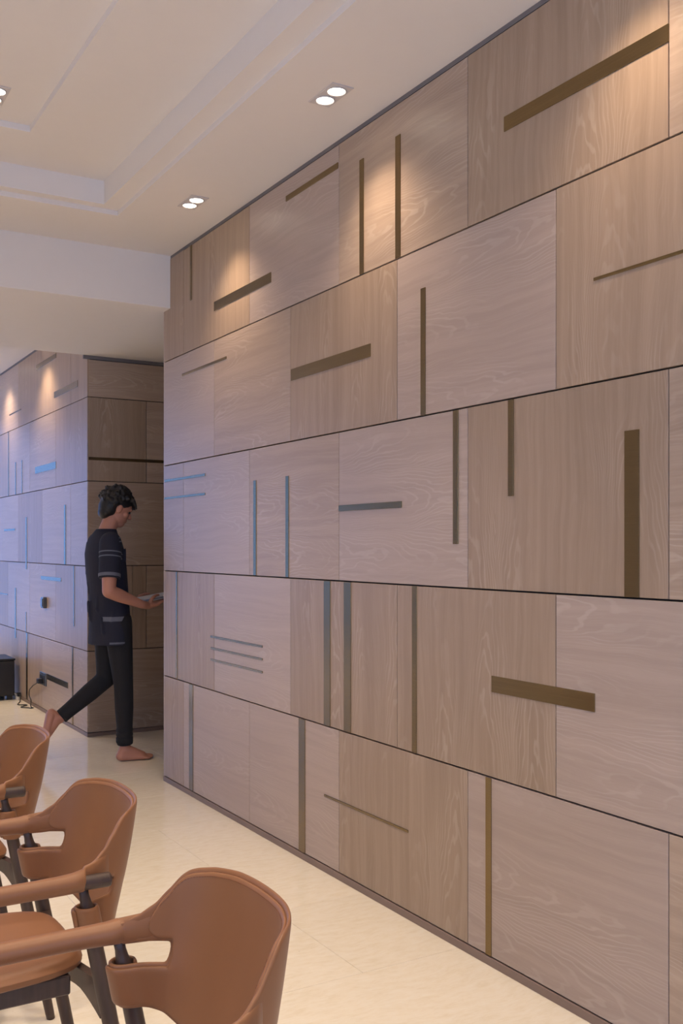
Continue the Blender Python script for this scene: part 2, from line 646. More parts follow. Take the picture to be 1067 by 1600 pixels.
# --- near wall
wall = box('wall_right', PT, 0.15, y0, Y_END - 0.002, 0, ZC, M['gap'])
tag(wall, 'wall of pale oak panels with bronze inlay bars', None, None, 'structure')
N_END = -0.706
V, Hh, Hw = 'oak_v', 'oak_h', 'oak_hw'
grid = [
    [(N_END, 0, V), (0, 2, V), (2, 4, Hh), (4, 6, Hw), (6, 8, V), (8, 10, Hw)],
    [(N_END, 1, Hh), (1, 3, Hw), (3, 5, V), (5, 7, Hh), (7, 9, V)],
    [(N_END, 0, Hh), (0, 2, Hh), (2, 4, Hw), (4, 6, Hh), (6, 8, V), (8, 10, Hw)],
    [(N_END, 1, V), (1, 3, Hh), (3, 5, V), (5, 7, V), (7, 9, Hh)],
    [(N_END, 0, V), (0, 2, Hh), (2, 4, Hh), (4, 6, V), (6, 8, Hh), (8, 10, Hw)],
]
for r, row in enumerate(grid):
    row = list(row)
    n = row[-1][1]
    while n < 18:
        row.append((n, n + 2, random.choice((V, Hh, Hw))))
        n += 2
    for a, b, k in row:
        ya, yb = yn_(b), (Y_END if a == N_END else yn_(a))
        ya = max(ya, y0 + 0.01)
        if r == 0 and a == N_END:
            cy, cz = (ya + Y_END) / 2, (ROWS[r][0] + ROWS[r][1]) / 2      # notched under the beam
            prof = [(ya + 0.0015, ROWS[r][0] + 0.0029), (Y_END, ROWS[r][0] + 0.0029), (Y_END, ZBEAM - 0.0005), (Y_BEAM - 0.0005, ZBEAM - 0.0005), (Y_BEAM - 0.0005, ROWS[r][1]), (ya + 0.0015, ROWS[r][1])]
            bm = bmesh.new()
            fr = [bm.verts.new((-(yy_ - cy), 0, zz_ - cz)) for yy_, zz_ in prof]
            bk = [bm.verts.new((-(yy_ - cy), PT, zz_ - cz)) for yy_, zz_ in prof]
            bm.faces.new(fr)
            bm.faces.new(bk[::-1])
            for q in range(6):
                bm.faces.new((fr[q], fr[(q + 1) % 6], bk[(q + 1) % 6], bk[q]))
            link('oak_panel', bm_mesh(bm), M[k], wall, Vector((0, cy, cz)) - wall.location, (0, 0, -math.pi / 2))
            continue
        panel(wall, 'x', ya, yb, ROWS[r][0], ROWS[r][1], k)
box('end_lipping', 0.0, 0.15, Y_END - 0.002, Y_END + 0.012, 0.0, ZBEAM, M['oak_h'], wall, 0.001)
tg = box('trim_1', 0.002, PT, y0, Y_BEAM, ZTOP + 0.001, ZC - 0.0005, M['topgap'])
tag(tg, 'thin grey shadow channel between panels and ceiling', None, None, 'structure')
bb = box('baseboard_right', -0.004, PT, y0, Y_END + 0.006, 0.0, ZF - 0.0015, M['base'], None, 0.001)
tag(bb, 'low brown plinth under the near oak panels', None, None, 'structure')

FULL = {'A': ZTOP, 'B': ZB, 'C': ZCc, 'D': ZD, 'E': ZE, 'F': ZF}


def vbar(parent, xa, xb, top, bot, face='x'):
    ya, yb = on_x(xa, 850).y, on_x(xb, 850).y
    xm = (xa + xb) / 2
    zt = FULL[top] - 0.003 if isinstance(top, str) else on_x(xm, top).z
    zb = FULL[bot] + 0.003 if isinstance(bot, str) else on_x(xm, bot).z
    inlay(parent, 'x', ya, yb, zb, zt)


def hbar(parent, xa, la, lb, xb, ra, rb):
    """left end x, top, bottom; right end x, top, bottom (pixels)"""
    zt = (on_x(xa, la).z + on_x(xb, ra).z) / 2
    zb = (on_x(xa, lb).z + on_x(xb, rb).z) / 2
    inlay(parent, 'x', on_x(xa, 850).y, on_x(xb, 850).y, zb, zt)


vbar(wall, 297.3, 300.2, 'A', 469)
hbar(wall, 334.8, 472.5, 486.7, 423.7, 424.5, 440.6)
hbar(wall, 447.2, 304.5, 314.5, 528.6, 255.6, 264)
vbar(wall, 562.2, 568.6, 248.7, 'B')
vbar(wall, 618.2, 626, 211.5, 'B')
hbar(wall, 788, 183.3, 206, 1045.4, 36, 65.4)
hbar(wall, 285, 584, 587.6, 354, 556.8, 561)
hbar(wall, 455, 577.4, 595.4, 579.3, 536.2, 556.8)
vbar(wall, 657.8, 665, 450, 'C')
hbar(wall, 928, 433.5, 438, 1100, 380.5, 386.5)
hbar(wall, 257.6, 749.9, 753.4, 321, 739.7, 743.9)
hbar(wall, 257.6, 777.6, 780.4, 321, 769.7, 773.5)
vbar(wall, 396.3, 400.6, 750.6, 'D')
vbar(wall, 446.6, 451.4, 743.9, 'D')
hbar(wall, 529.6, 790, 799.3, 628, 782.5, 793)
vbar(wall, 708.3, 716.5, 'C', 850)
vbar(wall, 794.3, 802.9, 'C', 775)
vbar(wall, 976.2, 999, 672, 'D')
vbar(wall, 275.4, 277.2, 'D', 'E')
for a in ((993.2, 996.4, 1008, 1011.6), (1011.2, 1014.4, 1028.2, 1031.6), (1029, 1032.3, 1048.4, 1051.8)):
    hbar(wall, 329.3, a[0], a[1], 410.6, a[2], a[3])
vbar(wall, 506.5, 516.3, 'D', 'E')
vbar(wall, 537.7, 548.5, 'D', 'E')
vbar(wall, 644.3, 651.2, 'D', 'E')
hbar(wall, 768.5, 1055.9, 1081.8, 929.8, 1083.3, 1112)
vbar(wall, 295.9, 301.9, 'E', 'F')
vbar(wall, 467.2, 477, 'E', 'F')
hbar(wall, 507, 1241, 1244.3, 638, 1296.6, 1301.3)
vbar(wall, 759.3, 768.0, 'E', 'F')

# --- side of the block past the opening (same plane)
wall2 = box('wall_far_right', PT, 0.15, Y_BLK + PT, y1, 0, ZC, M['gap'])
tag(wall2, 'far run of oak panels with inlay bars past the opening', None, None, 'structure')
PITCH = 0.09772 * 4.302
kinds2 = [
    [V, V, V, Hh, V, Hh, V, V], [V, Hw, Hh, V, V, Hh, V, V], [Hh, Hh, V, Hh, V, Hh, V, V],
    [V, Hw, Hh, V, V, Hh, V, V], [Hw, Hw, V, V, V, Hh, V, V]]
for r in range(5):
    edges = [Y_BLK]
    e = Y_BLK + PITCH * (1.04 if r % 2 == 0 else 2.04)
    while e < y1 - 0.2:
        edges.append(e)
        e += 2 * PITCH
    edges.append(y1)
    for i, (a, b) in enumerate(zip(edges[:-1], edges[1:])):
        k = kinds2[r][i % 8]
        if r == 0 and i == 0:
            panel(wall2, 'x', a + 0.005, b, ROWS[r][0], ROWS[r][1], k)
        else:
            panel(wall2, 'x', a + (0.005 if i == 0 else 0), b, ROWS[r][0], ROWS[r][1], k)
tg = box('trim_2', 0.002, PT, Y_BLK + 0.02, y1, ZTOP + 0.001, ZC - 0.0005, M['topgap'])
tag(tg, 'thin grey shadow channel above the far panels', None, None, 'structure')
bb = box('baseboard_far_right', -0.002, PT, Y_BLK + 0.002, y1, 0.0, ZF - 0.0015, M['base'], None, 0.001)
tag(bb, 'low brown plinth under the far oak panels', None, None, 'structure')
hbar(wall2, 56.8, 569.5, 578, 88, 553, 559.5)
hbar(wall2, 84.8, 612.6, 622.7, 121.5, 594, 603.6)
hbar(wall2, 14.8, 648, 649.6, 33, 638.6, 640.2)
vbar(wall2, 24, 25.2, 722, 'C')
vbar(wall2, 34, 35.1, 719, 'C')
hbar(wall2, 55.3, 729.8, 739.9, 87.7, 721.2, 732.4)
vbar(wall2, 12.9, 14.0, 'B', 'C')
hbar(wall2, 6.6, 826.6, 829.9, 24, 826, 828.8)
vbar(wall2, 40.4, 42.2, 808, 889.6)
vbar(wall2, 100.4, 103, 788.8, 'D')
vbar(wall2, 23.6, 25.2, 918.5, 997)
vbar(wall2, 115.1, 116.3, 'D', 979)
hbar(wall2, 64.3, 899.8, 905.6, 95.8, 902.7, 908.6)
hbar(wall2, -8, 925.6, 927.2, 12.5, 927, 928.6)
vbar(wall2, 40.4, 41.4, 956, 'E')
vbar(wall2, 41, 43.5, 'E', 'F')
vbar(wall2, 112.8, 114.7, 'E', 'F')
hbar(wall2, 73.8, 1052.7, 1061.7, 106.6, 1066.5, 1075.4)

# --- front of the block (faces the dining area, in shade)
wall3 = box('wall_return', 0.004, 2.6, Y_BLK + PT, Y_BLK + 0.12, 0, ZC, M['gap'])
tag(wall3, 'oak panelled return face inside the opening', None, None, 'structure')
ZR = 2.672
rt = [
    (ZB, ZR, [(0.006, 2.6, Hw)]),
    (ZCc, ZB, [(0.006, 0.431, V), (0.431, 1.27, Hw), (1.27, 2.6, V)]),
    (ZD, ZCc, [(0.006, 0.85, Hw), (0.85, 2.6, Hw)]),
    (ZE, ZD, [(0.006, 0.328, V), (0.328, 0.431, V), (0.431, 1.27, Hw), (1.27, 2.6, V)]),
    (ZF, ZE, [(0.006, 0.85, Hw), (0.85, 2.6, Hw)])]
for za, zb, ps in rt:
    for a, b, k in ps:
        panel(wall3, 'y', a, b, za, zb, k, gl=0.0022)
inlay(wall3, 'y', 0.008, 2.55, on_y(138, 718.6, Y_BLK).z, on_y(138, 713.8, Y_BLK).z)
bb = box('baseboard_return', 0.004, 2.6, Y_BLK + 0.001, Y_BLK + PT, 0.0, ZF - 0.0015, M['base'])
tag(bb, 'low brown plinth under the return face', None, None, 'structure')
tg = box('trim_3', -0.03, 2.6, Y_BLK - 0.002, Y_BLK + PT, ZR + 0.001, ZBEAM - 0.0005, M['topgap'])
tag(tg, 'grey channel between return face and beam', None, None, 'structure')

# ------------------------------------------------------------------ recessed twin downlights
FX = {}


def fixture_meshes():
    bm = bmesh.new()
    # frame plate with two round holes approximated by a bevelled plate plus collars
    bm_box(bm, -0.045, 0.045, -0.09, 0.09, -0.004, 0.0, 0.0015)
    FX['plate'] = bm_mesh(bm, 'downlight_plate')
    FX['plate'].materials.append(M['trimwhite'])
    bm = bmesh.new()
    n = 28
    prof = [(0.036, -0.0042), (0.037, -0.0075), (0.034, -0.0085), (0.0315, -0.006), (0.031, -0.0042)]
    rings_ = [[Vector((r * math.cos(2 * math.pi * k / n), r * math.sin(2 * math.pi * k / n), z)) for k in range(n)] for r, z in prof]
    tube_rings(bm, rings_, False)
    FX['collar'] = bm_mesh(bm, 'downlight_collar')
    FX['collar'].materials.append(M['trimwhite'])
    bm = bmesh.new()
    prof = [(0.0305, -0.0045), (0.029, -0.006), (0.020, -0.0072), (0.008, -0.0078)]
    rings_ = [[Vector((r * math.cos(2 * math.pi * k / n), r * math.sin(2 * math.pi * k / n), z)) for k in range(n)] for r, z in prof]
    tube_rings(bm, rings_, True)
    FX['lens'] = bm_mesh(bm, 'downlight_lens')
    FX['lens'].materials.append(M['lamp'])


fixture_meshes()


def fixture(x, y, z, label, group, watts, size, tilt=0.0, blend=0.8):
    f = empty('twin_downlight', (x, y, z))
    tag(f, label, 'downlight', group)
    link('plate', FX['plate'], None, f)
    for s in (-1, 1):
        link('collar', FX['collar'], None, f, (0, s * 0.042, 0), smooth=True)
        link('lens', FX['lens'], None, f, (0, s * 0.042, 0), smooth=True)
        ld = bpy.data.lights.new('lamp_beam', 'SPOT')
        ld.energy = watts
        ld.color = WARM_WASH if tilt else WARM
        ld.spot_size = size
        ld.spot_blend = blend
        ld.shadow_soft_size = 0.028
        lo = bpy.data.objects.new('lamp_beam', ld)
        COL.objects.link(lo)
        lo.parent = f
        lo.location = (0, s * 0.042, -0.045)
        lo.rotation_euler = (0, tilt, 0)
    return f


WG = 'twin downlights along the panelled wall'
wash_lab = {3.142: 'lit twin downlight above the panel with two upright bars', 4.456: 'lit twin downlight nearest the dropped beam'}
for q, yy in enumerate((4.456, 3.142, 1.828, 0.514, -0.80)):
    lab = wash_lab.get(yy, 'lit twin downlight by the oak wall, %s from the dropped beam' % ('first', 'second', 'third', 'fourth', 'fifth')[q])
    fixture(-0.228, yy, ZC, lab, WG, WASH_W, math.radians(104), math.radians(-5), 1.0)
for q, yy in enumerate((8.06, 9.44, 10.8)):
    fixture(-0.228, yy, ZC, 'lit twin downlight by the far panels, %s past the beam' % ('first', 'second', 'third')[q], 'twin downlights in the far room', WASH_W * 1.5, math.radians(104), math.radians(-5), 1.0)
for qx, xx in enumerate((-1.205, -2.75, -4.3)):
    for qy, yy in enumerate((4.14, 2.55, 0.9)):
        lab = 'lit twin downlight in the tray, %s row from the oak wall, %s from the beam' % (('first', 'second', 'third')[qx], ('first', 'second', 'third')[qy])
        if qx == 0 and qy == 0:
            lab = 'lit twin downlight near the corner of the ceiling tray'
        fixture(xx, yy, 3.160, lab, 'twin downlights in the ceiling tray', TRAY_W, math.radians(92), 0.0, 0.8)
for xx, yy, lab in ((-1.6, 8.4, 'near the beam, oak wall side'), (-1.6, 10.6, 'near the end window, oak wall side'), (-3.6, 8.4, 'near the beam, plain wall side'), (-3.6, 10.6, 'near the end window, plain wall side')):
    fixture(xx, yy, ZC, 'lit twin downlight in the far room, ' + lab, 'twin downlights in the far room', TRAY_W * 2.2, math.radians(92), 0.0, 0.8)



# ------------------------------------------------------------------ dining chairs (leather on dark wood)
# chair frame: +x backward, y sideways, z up; origin on the floor between the rear leg tops
LEG_Y = 0.240


def leg_b(h):
    return 0.126 * (1 - h / 0.627)


PROF = [(0.0, 0.125), (0.05, 0.1235), (0.10, 0.116), (0.145, 0.101), (0.182, 0.078), (0.208, 0.048), (0.224, 0.016), (0.230, -0.02), (0.232, -0.06)]


def catmull(pts, t):
    n = len(pts) - 1
    i = min(int(t), n - 1)
    f = t - i
    p1, p2 = Vector(pts[i]), Vector(pts[i + 1])
    p0 = Vector(pts[i - 1]) if i > 0 else Vector((-pts[1][0], pts[1][1]))
    p3 = Vector(pts[i + 2]) if i + 2 <= n else p2 * 2 - p1
    return 0.5 * ((2 * p1) + (p2 - p0) * f + (2 * p0 - 5 * p1 + 4 * p2 - p3) * f * f + (3 * p1 - p0 - 3 * p2 + p3) * f ** 3)


PROF_LOW = PROF[:5] + [(0.204, 0.052), (0.2150, 0.030), (0.2180, 0.012), (0.2215, 0.000), (0.2290, -0.0085), (0.2400, -0.0115), (0.2510, -0.0080), (0.2585, 0.001),
                       (0.2610, 0.012), (0.2575, 0.023), (0.2490, 0.0305), (0.2390, 0.0325), (0.2290, 0.0290)]


def arc_table(prof):
    tab = [(0.0, catmull(prof, 0.0))]
    for q in range(1, 221):
        p = catmull(prof, q / 220 * (len(prof) - 1))
        tab.append((tab[-1][0] + (p - tab[-1][1]).length, p))
    return tab


ARC, ARC_LOW = arc_table(PROF), arc_table(PROF_LOW)
S_MAX, S_LOW_MAX = ARC[-1][0], ARC_LOW[-1][0]


def arc(a, tab):
    if a < 0:
        p = arc(-a, tab)
        return Vector((-p.x, p.y))
    for (s0, p0), (s1, p1) in zip(tab[:-1], tab[1:]):
        if a <= s1:
            return p0.lerp(p1, (a - s0) / (s1 - s0))
    return tab[-1][1].copy()


def shell_pt(s, h, inset=0.0, low=False):
    """point on the back sheet; inset > 0 moves towards the sitter"""
    tab = ARC_LOW if low else ARC
    a = abs(s)
    p = arc(a, tab)
    tan = (arc(min(a + 0.002, tab[-1][0]), tab) - arc(a - 0.002, tab)).normalized()
    nrm = Vector((tan.y, -tan.x))
    k = max(0.0, min(1.0, (p.y - 0.025) / 0.10))
    k = k * k * (3 - 2 * k)
    b = p.y + (h - 0.62) * 0.24 * k + 0.010 * k * math.cos((h - 0.64) / 0.15 * 1.4)
    if low:
        b += (leg_b(h) - leg_b(0.57)) * (1 - k)
    sg = -1.0 if s < 0 else 1.0
    return Vector((b + nrm.y * inset, sg * (p.x + nrm.x * inset), h))


TOP = [(0.0, 0.788), (0.08, 0.787), (0.14, 0.783), (0.172, 0.778), (0.187, 0.773), (0.198, 0.762), (0.213, 0.739), (0.233, 0.712), (0.258, 0.694), (0.29, 0.682), (0.35, 0.674)]
BOT = [(0.0, 0.492), (0.10, 0.496), (0.17, 0.508), (0.22, 0.522), (0.262, 0.530), (0.35, 0.532)]
SLOT_T, SLOT_B, S_SLOT = 0.646, 0.612, 0.205
S_LOW, S_UP = S_LOW_MAX, 0.290


def sheet(bm, inset, ds_top, ds_bot, s_low, s_up, slot_pad=0.0):
    """front skin grid of the back, as faces; returns nothing"""
    cols = []
    ns = 120
    s_all = max(s_up, s_low)
    svals = [-s_all + 2 * s_all * i / ns for i in range(ns + 1)]
    marks = [S_SLOT + slot_pad * -1, s_low, s_up]
    for m in marks:
        for sg in (-1, 1):
            k = min(range(len(svals)), key=lambda i: abs(svals[i] - sg * m))
            svals[k] = sg * m
    for s in svals:
        a = abs(s)
        lo, hi = interp(BOT, a) + ds_bot, interp(TOP, a) - ds_top
        st, sb = SLOT_T + slot_pad, SLOT_B - slot_pad
        if slot_pad and a > s_up - 0.024:          # rounded end of the padded panel
            f = min(1.0, (a - (s_up - 0.024)) / 0.024)
            c_, hf = (hi + st) / 2, (hi - st) / 2 * max(0.12, math.sqrt(max(0, 1 - f * f)))
            hi, st = c_ + hf, c_ - hf
        zs = [lo + (sb - lo) * i / 7 for i in range(8)] + [sb + (st - sb) * 0.5] + [st + (hi - st) * i / 8 for i in range(9)]
        cols.append([bm.verts.new(shell_pt(s, z, inset, i < 8)) for i, z in enumerate(zs)])
    for i in range(len(cols) - 1):
        sm = (abs(svals[i]) + abs(svals[i + 1])) / 2
        for j in range(len(cols[i]) - 1):
            low = j < 7
            slot = j in (7, 8)
            if slot and sm > S_SLOT - slot_pad:
                continue
            if low and sm > s_low:
                continue
            if not low and not slot and sm > s_up:
                continue
            bm.faces.new((cols[i][j], cols[i + 1][j], cols[i + 1][j + 1], cols[i][j + 1]))
    loose = [v for v in bm.verts if not v.link_faces]
    bmesh.ops.delete(bm, geom=loose, context='VERTS')


def solid_mesh(bm, thick, name, sub=1, bevel=True):
    """thickness, rounded rim and smoothing baked into one mesh"""
    me_ = bm_mesh(bm, name)
    o = bpy.data.objects.new('tmp', me_)
    COL.objects.link(o)
    m = o.modifiers.new('s', 'SOLIDIFY')
    m.thickness = thick
    m.offset = 0.0
    m.use_even_offset = True
    if sub:
        m3 = o.modifiers.new('u', 'SUBSURF')
        m3.levels = sub
        m3.render_levels = sub
    dg = bpy.context.evaluated_depsgraph_get()
    out = bpy.data.meshes.new_from_object(o.evaluated_get(dg))
    out.name = name
    bpy.data.objects.remove(o)
    for p in out.polygons:
        p.use_smooth = True
    return out


def smooth_mesh(bm, name, sub=0, angle=True):
    me_ = bm_mesh(bm, name)
    if sub:
        o = bpy.data.objects.new('tmp', me_)
        COL.objects.link(o)
        m3 = o.modifiers.new('u', 'SUBSURF')
        m3.levels = sub
        m3.render_levels = sub
        dg = bpy.context.evaluated_depsgraph_get()
        out = bpy.data.meshes.new_from_object(o.evaluated_get(dg))
        bpy.data.objects.remove(o)
        me_ = out
    for p in me_.polygons:
        p.use_smooth = True
    return me_




def make_chair(label):
    root = empty('dining_chair')
    tag(root, label, 'chair', 'tan leather armchairs in a row')
    # --- legs
    for sy in (-1, 1):
        bm = bmesh.new()
        tab = [(0.0, 0.0115), (0.02, 0.0125), (0.20, 0.0155), (0.42, 0.0172), (0.56, 0.0168), (0.606, 0.0150), (0.618, 0.0115), (0.632, 0.0098), (0.650, 0.0105)]
        bm_tube(bm, [(leg_b(h), sy * LEG_Y, h) for h, r in tab], [r for h, r in tab], 20)
        link('leg', smooth_mesh(bm, 'rear_leg'), M['darkwood'], root)
        bm = bmesh.new()
        tab = [(0.0, 0.0115), (0.02, 0.0125), (0.22, 0.0155), (0.44, 0.0172), (0.60, 0.0150), (0.652, 0.0130)]
        bm_tube(bm, [(-0.50 + 0.055 * h / 0.65, sy * (LEG_Y - 0.004), h) for h, r in tab], [r for h, r in tab], 20)
        link('leg', smooth_mesh(bm, 'front_leg'), M['darkwood'], root)
        # --- wooden arm rail
        bm = bmesh.new()
        ya = sy * 0.246
        bm_tube(bm, [(-0.462, ya, 0.662), (-0.46, ya, 0.662), (-0.2, ya, 0.662), (0.046, ya, 0.660), (0.050, ya, 0.660), (0.052, ya, 0.660)], [0.011, 0.0135, 0.0148, 0.0150, 0.0142, 0.0115], 20)
        link('arm_rail', smooth_mesh(bm, 'arm_rail'), M['darkwood'], root)
        # --- leather sleeve of the arm, flaring into the back
        bm = bmesh.new()
        rings_ = []
        secs = [(-0.445, 0.247, 0.662, 0.0185, 0.0185), (-0.30, 0.247, 0.662, 0.0190, 0.0190), (-0.12, 0.247, 0.662, 0.0192, 0.0190),
                (-0.06, 0.246, 0.662, 0.0195, 0.0195), (-0.025, 0.243, 0.6625, 0.0210, 0.0205), (-0.006, 0.2405, 0.664, 0.0215, 0.0225), (-0.003, 0.2400, 0.6645, 0.0200, 0.0215),
                (0.002, 0.2315, 0.6665, 0.0112, 0.0240), (0.024, 0.2245, 0.6685, 0.0095, 0.0255), (0.046, 0.2125, 0.6730, 0.0080, 0.0270), (0.060, 0.2030, 0.678, 0.0066, 0.0290)]
        for b, yo, zc, rw, rh in secs:
            ring = []
            for k in range(24):
                a = 2 * math.pi * k / 24
                ring.append(Vector((b, sy * (yo + rw * math.cos(a)), zc + rh * math.sin(a))))
            rings_.append(ring)
        tube_rings(bm, rings_, True)
        link('arm_sleeve', smooth_mesh(bm, 'arm_sleeve'), M['leather'], root)
    # --- seat rails
    for sy in (-1, 1):
        bm = bmesh.new()
        bm_box(bm, -0.455, -0.012, sy * 0.168 - 0.011, sy * 0.168 + 0.011, 0.408, 0.449, 0.003)
        link('side_rail', bm_mesh(bm), M['darkwood'], root)
    # rear rail between the rear legs, arched underneath
    bm = bmesh.new()
    cols = []
    for i in range(25):
        y = -LEG_Y + 2 * LEG_Y * i / 24
        u = abs(y) / LEG_Y
        zt = 0.452 - 0.004 * u
        zb = 0.412 - 0.040 * max(0, (u - 0.62) / 0.38) ** 1.4
        xb = leg_b(0.44) * (0.25 + 0.75 * max(0, (u - 0.5) / 0.5)) + 0.004
        cols.append([Vector((xb - 0.010, y, zb)), Vector((xb + 0.010, y, zb)), Vector((xb + 0.010, y, zt)), Vector((xb - 0.010, y, zt))])
    tube_rings(bm, cols, True)
    link('rear_rail', bm_mesh(bm), M['darkwood'], root)
    bm = bmesh.new()
    bm_box(bm, -0.466, -0.446, -0.236, 0.236, 0.400, 0.447, 0.003)
    link('front_rail', bm_mesh(bm), M['darkwood'], root)
    # --- seat pad: rounded plan, slightly dished, piped edge
    bm = bmesh.new()

    def plan(grow, n=64):
        out = []
        for k in range(n):
            a = 2 * math.pi * k / n
            ex = 5.0
            ca, sa = math.cos(a), math.sin(a)
            r = (abs(ca) ** ex + abs(sa) ** ex) ** (-1 / ex)
            x = -0.218 + (0.252 + grow) * r * ca
            wy = 0.188 + 0.034 * max(0.0, min(1.0, (-x - 0.02) / 0.42))
            out.append((x, (wy + grow) * r * sa))
        return out
    lay = [(-0.02, 0.4495), (-0.004, 0.4500), (0.0, 0.455), (0.0, 0.4615), (0.001, 0.4630), (0.0005, 0.4645), (-0.003, 0.4660), (-0.006, 0.4725), (-0.014, 0.4785), (-0.03, 0.4800), (-0.09, 0.4775), (-0.15, 0.4755)]
    rings_ = [[Vector((x, y, z)) for x, y in plan(g)] for g, z in lay]
    tube_rings(bm, rings_, True)
    link('seat', smooth_mesh(bm, 'seat'), M['leather'], root)
    # --- back: outer shell and padded inner panel
    bm = bmesh.new()
    sheet(bm, 0.0, 0.0, 0.0, S_LOW, S_UP)
    back = link('backrest', solid_mesh(bm, 0.0075, 'back_shell', 1), M['leather'], root)
    bm = bmesh.new()
    sheet(bm, 0.0060, 0.0068, 0.0060, 0.312, 0.240, 0.0052)
    pad = link('back_pad', solid_mesh(bm, 0.0082, 'back_pad', 1), M['leather'], root)
    # --- stitches round the padded panel
    bm = bmesh.new()

    def stitch(p, q):
        d = (q - p)
        a, b = frame_of(d)
        w = 0.00045
        ring1 = [p + a * w, p + b * w, p - a * w, p - b * w]
        ring2 = [v + d for v in ring1]
        tube_rings(bm, [ring1, ring2], True)
    k = -0.222
    while k < 0.222:
        a = abs(k)
        stitch(shell_pt(k, interp(TOP, a) - 0.0140, 0.0106), shell_pt(k + 0.0030, interp(TOP, abs(k + 0.003)) - 0.0140, 0.0106))
        stitch(shell_pt(k, interp(BOT, a) + 0.0125, 0.0106), shell_pt(k + 0.0030, interp(BOT, abs(k + 0.003)) + 0.0125, 0.0106))
        k += 0.0048
    st = link('stitching', bm_mesh(bm), M['stitch'], pad)
    st['kind'] = 'stuff'
    return root


def copy_tree(o, parent=None):
    c = o.copy()
    COL.objects.link(c)
    c.parent = parent
    for ch in [x for x in bpy.data.objects if x.parent == o]:
        copy_tree(ch, c)
    return c


chair = make_chair('tan leather armchair at the row end, its whole back seen against bare floor')
chair_b = copy_tree(chair)
chair_c = copy_tree(chair)
chair.location = (-1.478, 1.487, 0)
chair_b.location = (-1.456, 2.266, 0)
chair_b['label'] = 'tan leather armchair between two others, its dark arm rail end showing'
chair_c.location = (-1.434, 3.111, 0)
chair_c['label'] = 'tan leather armchair at the row end towards the passage opening'

# ------------------------------------------------------------------ things by the far wall
sw = empty('light_switch', on_x(71.2, 941.5))
tag(sw, 'small upright dark switch box on the far oak panels', 'switch')
bm = bmesh.new()
bm_box(bm, -0.030, 0.0, -0.040, 0.040, -0.044, 0.044, 0.004, 2)
link('housing', bm_mesh(bm), M['greyplastic'], sw)
bm = bmesh.new()
bm_box(bm, -0.036, -0.029, -0.028, 0.028, -0.032, 0.032, 0.003, 2)
link('rocker', bm_mesh(bm), M['greyplastic'], sw)

so = empty('wall_socket', on_x(68.3, 1060.5))
tag(so, 'dark square wall socket with a plug, low on the far panels', 'socket')
bm = bmesh.new()
bm_box(bm, -0.010, 0.0, -0.100, 0.100, -0.052, 0.052, 0.003, 2)
link('plate', bm_mesh(bm), M['greyplastic'], so)
for yy in (-0.05, 0.05):
    bm = bmesh.new()
    bm_box(bm, -0.0125, -0.009, yy - 0.036, yy + 0.036, -0.036, 0.036, 0.002, 1)
    link('outlet', bm_mesh(bm), M['blackplastic'], so)

pc = empty('power_cable', (-0.03, 8.5, 0))
tag(pc, 'thin black power cable looping from the wall socket to the floor', 'cable')


def wire(name, pts, r, parent, mat):
    cu = bpy.data.curves.new(name, 'CURVE')
    cu.dimensions = '3D'
    sp = cu.splines.new('BEZIER')
    sp.bezier_points.add(len(pts) - 1)
    for b, p in zip(sp.bezier_points, pts):
        b.co = Vector(p) - parent.location
        b.handle_left_type = b.handle_right_type = 'AUTO'
    cu.bevel_depth = r
    cu.bevel_resolution = 2
    cu.resolution_u = 8
    t = bpy.data.objects.new('tmp', cu)
    COL.objects.link(t)
    me_ = bpy.data.meshes.new_from_object(t.evaluated_get(bpy.context.evaluated_depsgraph_get()))
    bpy.data.objects.remove(t)
    return link(name, me_, mat, parent, smooth=True)


sk = so.location
cord_pts = [(sk.x - 0.045, sk.y + 0.02, sk.z - 0.018)]
cord_pts += [tuple(on_x(px, py, -0.035)) for px, py in ((57, 1067.5), (50, 1073), (45.3, 1084), (48.5, 1095))]
cord_pts += [(-0.030, 8.50, 0.014), (-0.035, 8.43, 0.005), (-0.060, 8.46, 0.005), (-0.105, 8.52, 0.005), (-0.060, 8.58, 0.005), (-0.035, 8.62, 0.005), (-0.090, 8.66, 0.005),
             (-0.070, 8.76, 0.005), (-0.035, 8.86, 0.010), (-0.024, 8.92, 0.045), (-0.022, 8.955, 0.050)]
wire('cord', cord_pts,
     0.0045, pc, M['blackplastic'])
bm = bmesh.new()
bm_box(bm, sk.x - 0.052, sk.x - 0.0126, sk.y - 0.022, sk.y + 0.034, sk.z - 0.036, sk.z + 0.004, 0.006, 2)
pl = link('plug', bm_mesh(bm), M['blackplastic'], pc, -pc.location)
ps = empty('power_strip', (-0.022, 9.08, 0))
tag(ps, 'white power strip on the floor beside the black cabinet', 'power strip')
bm = bmesh.new()
bm_box(bm, -0.016, 0.016, -0.12, 0.13, 0.0, 0.034, 0.004, 2)
link('body', bm_mesh(bm), M['whiteplastic'], ps)
bm = bmesh.new()
bm_box(bm, -0.015, 0.015, -0.13, -0.095, 0.030, 0.066, 0.004, 2)
link('plug', bm_mesh(bm), M['blackplastic'], ps)

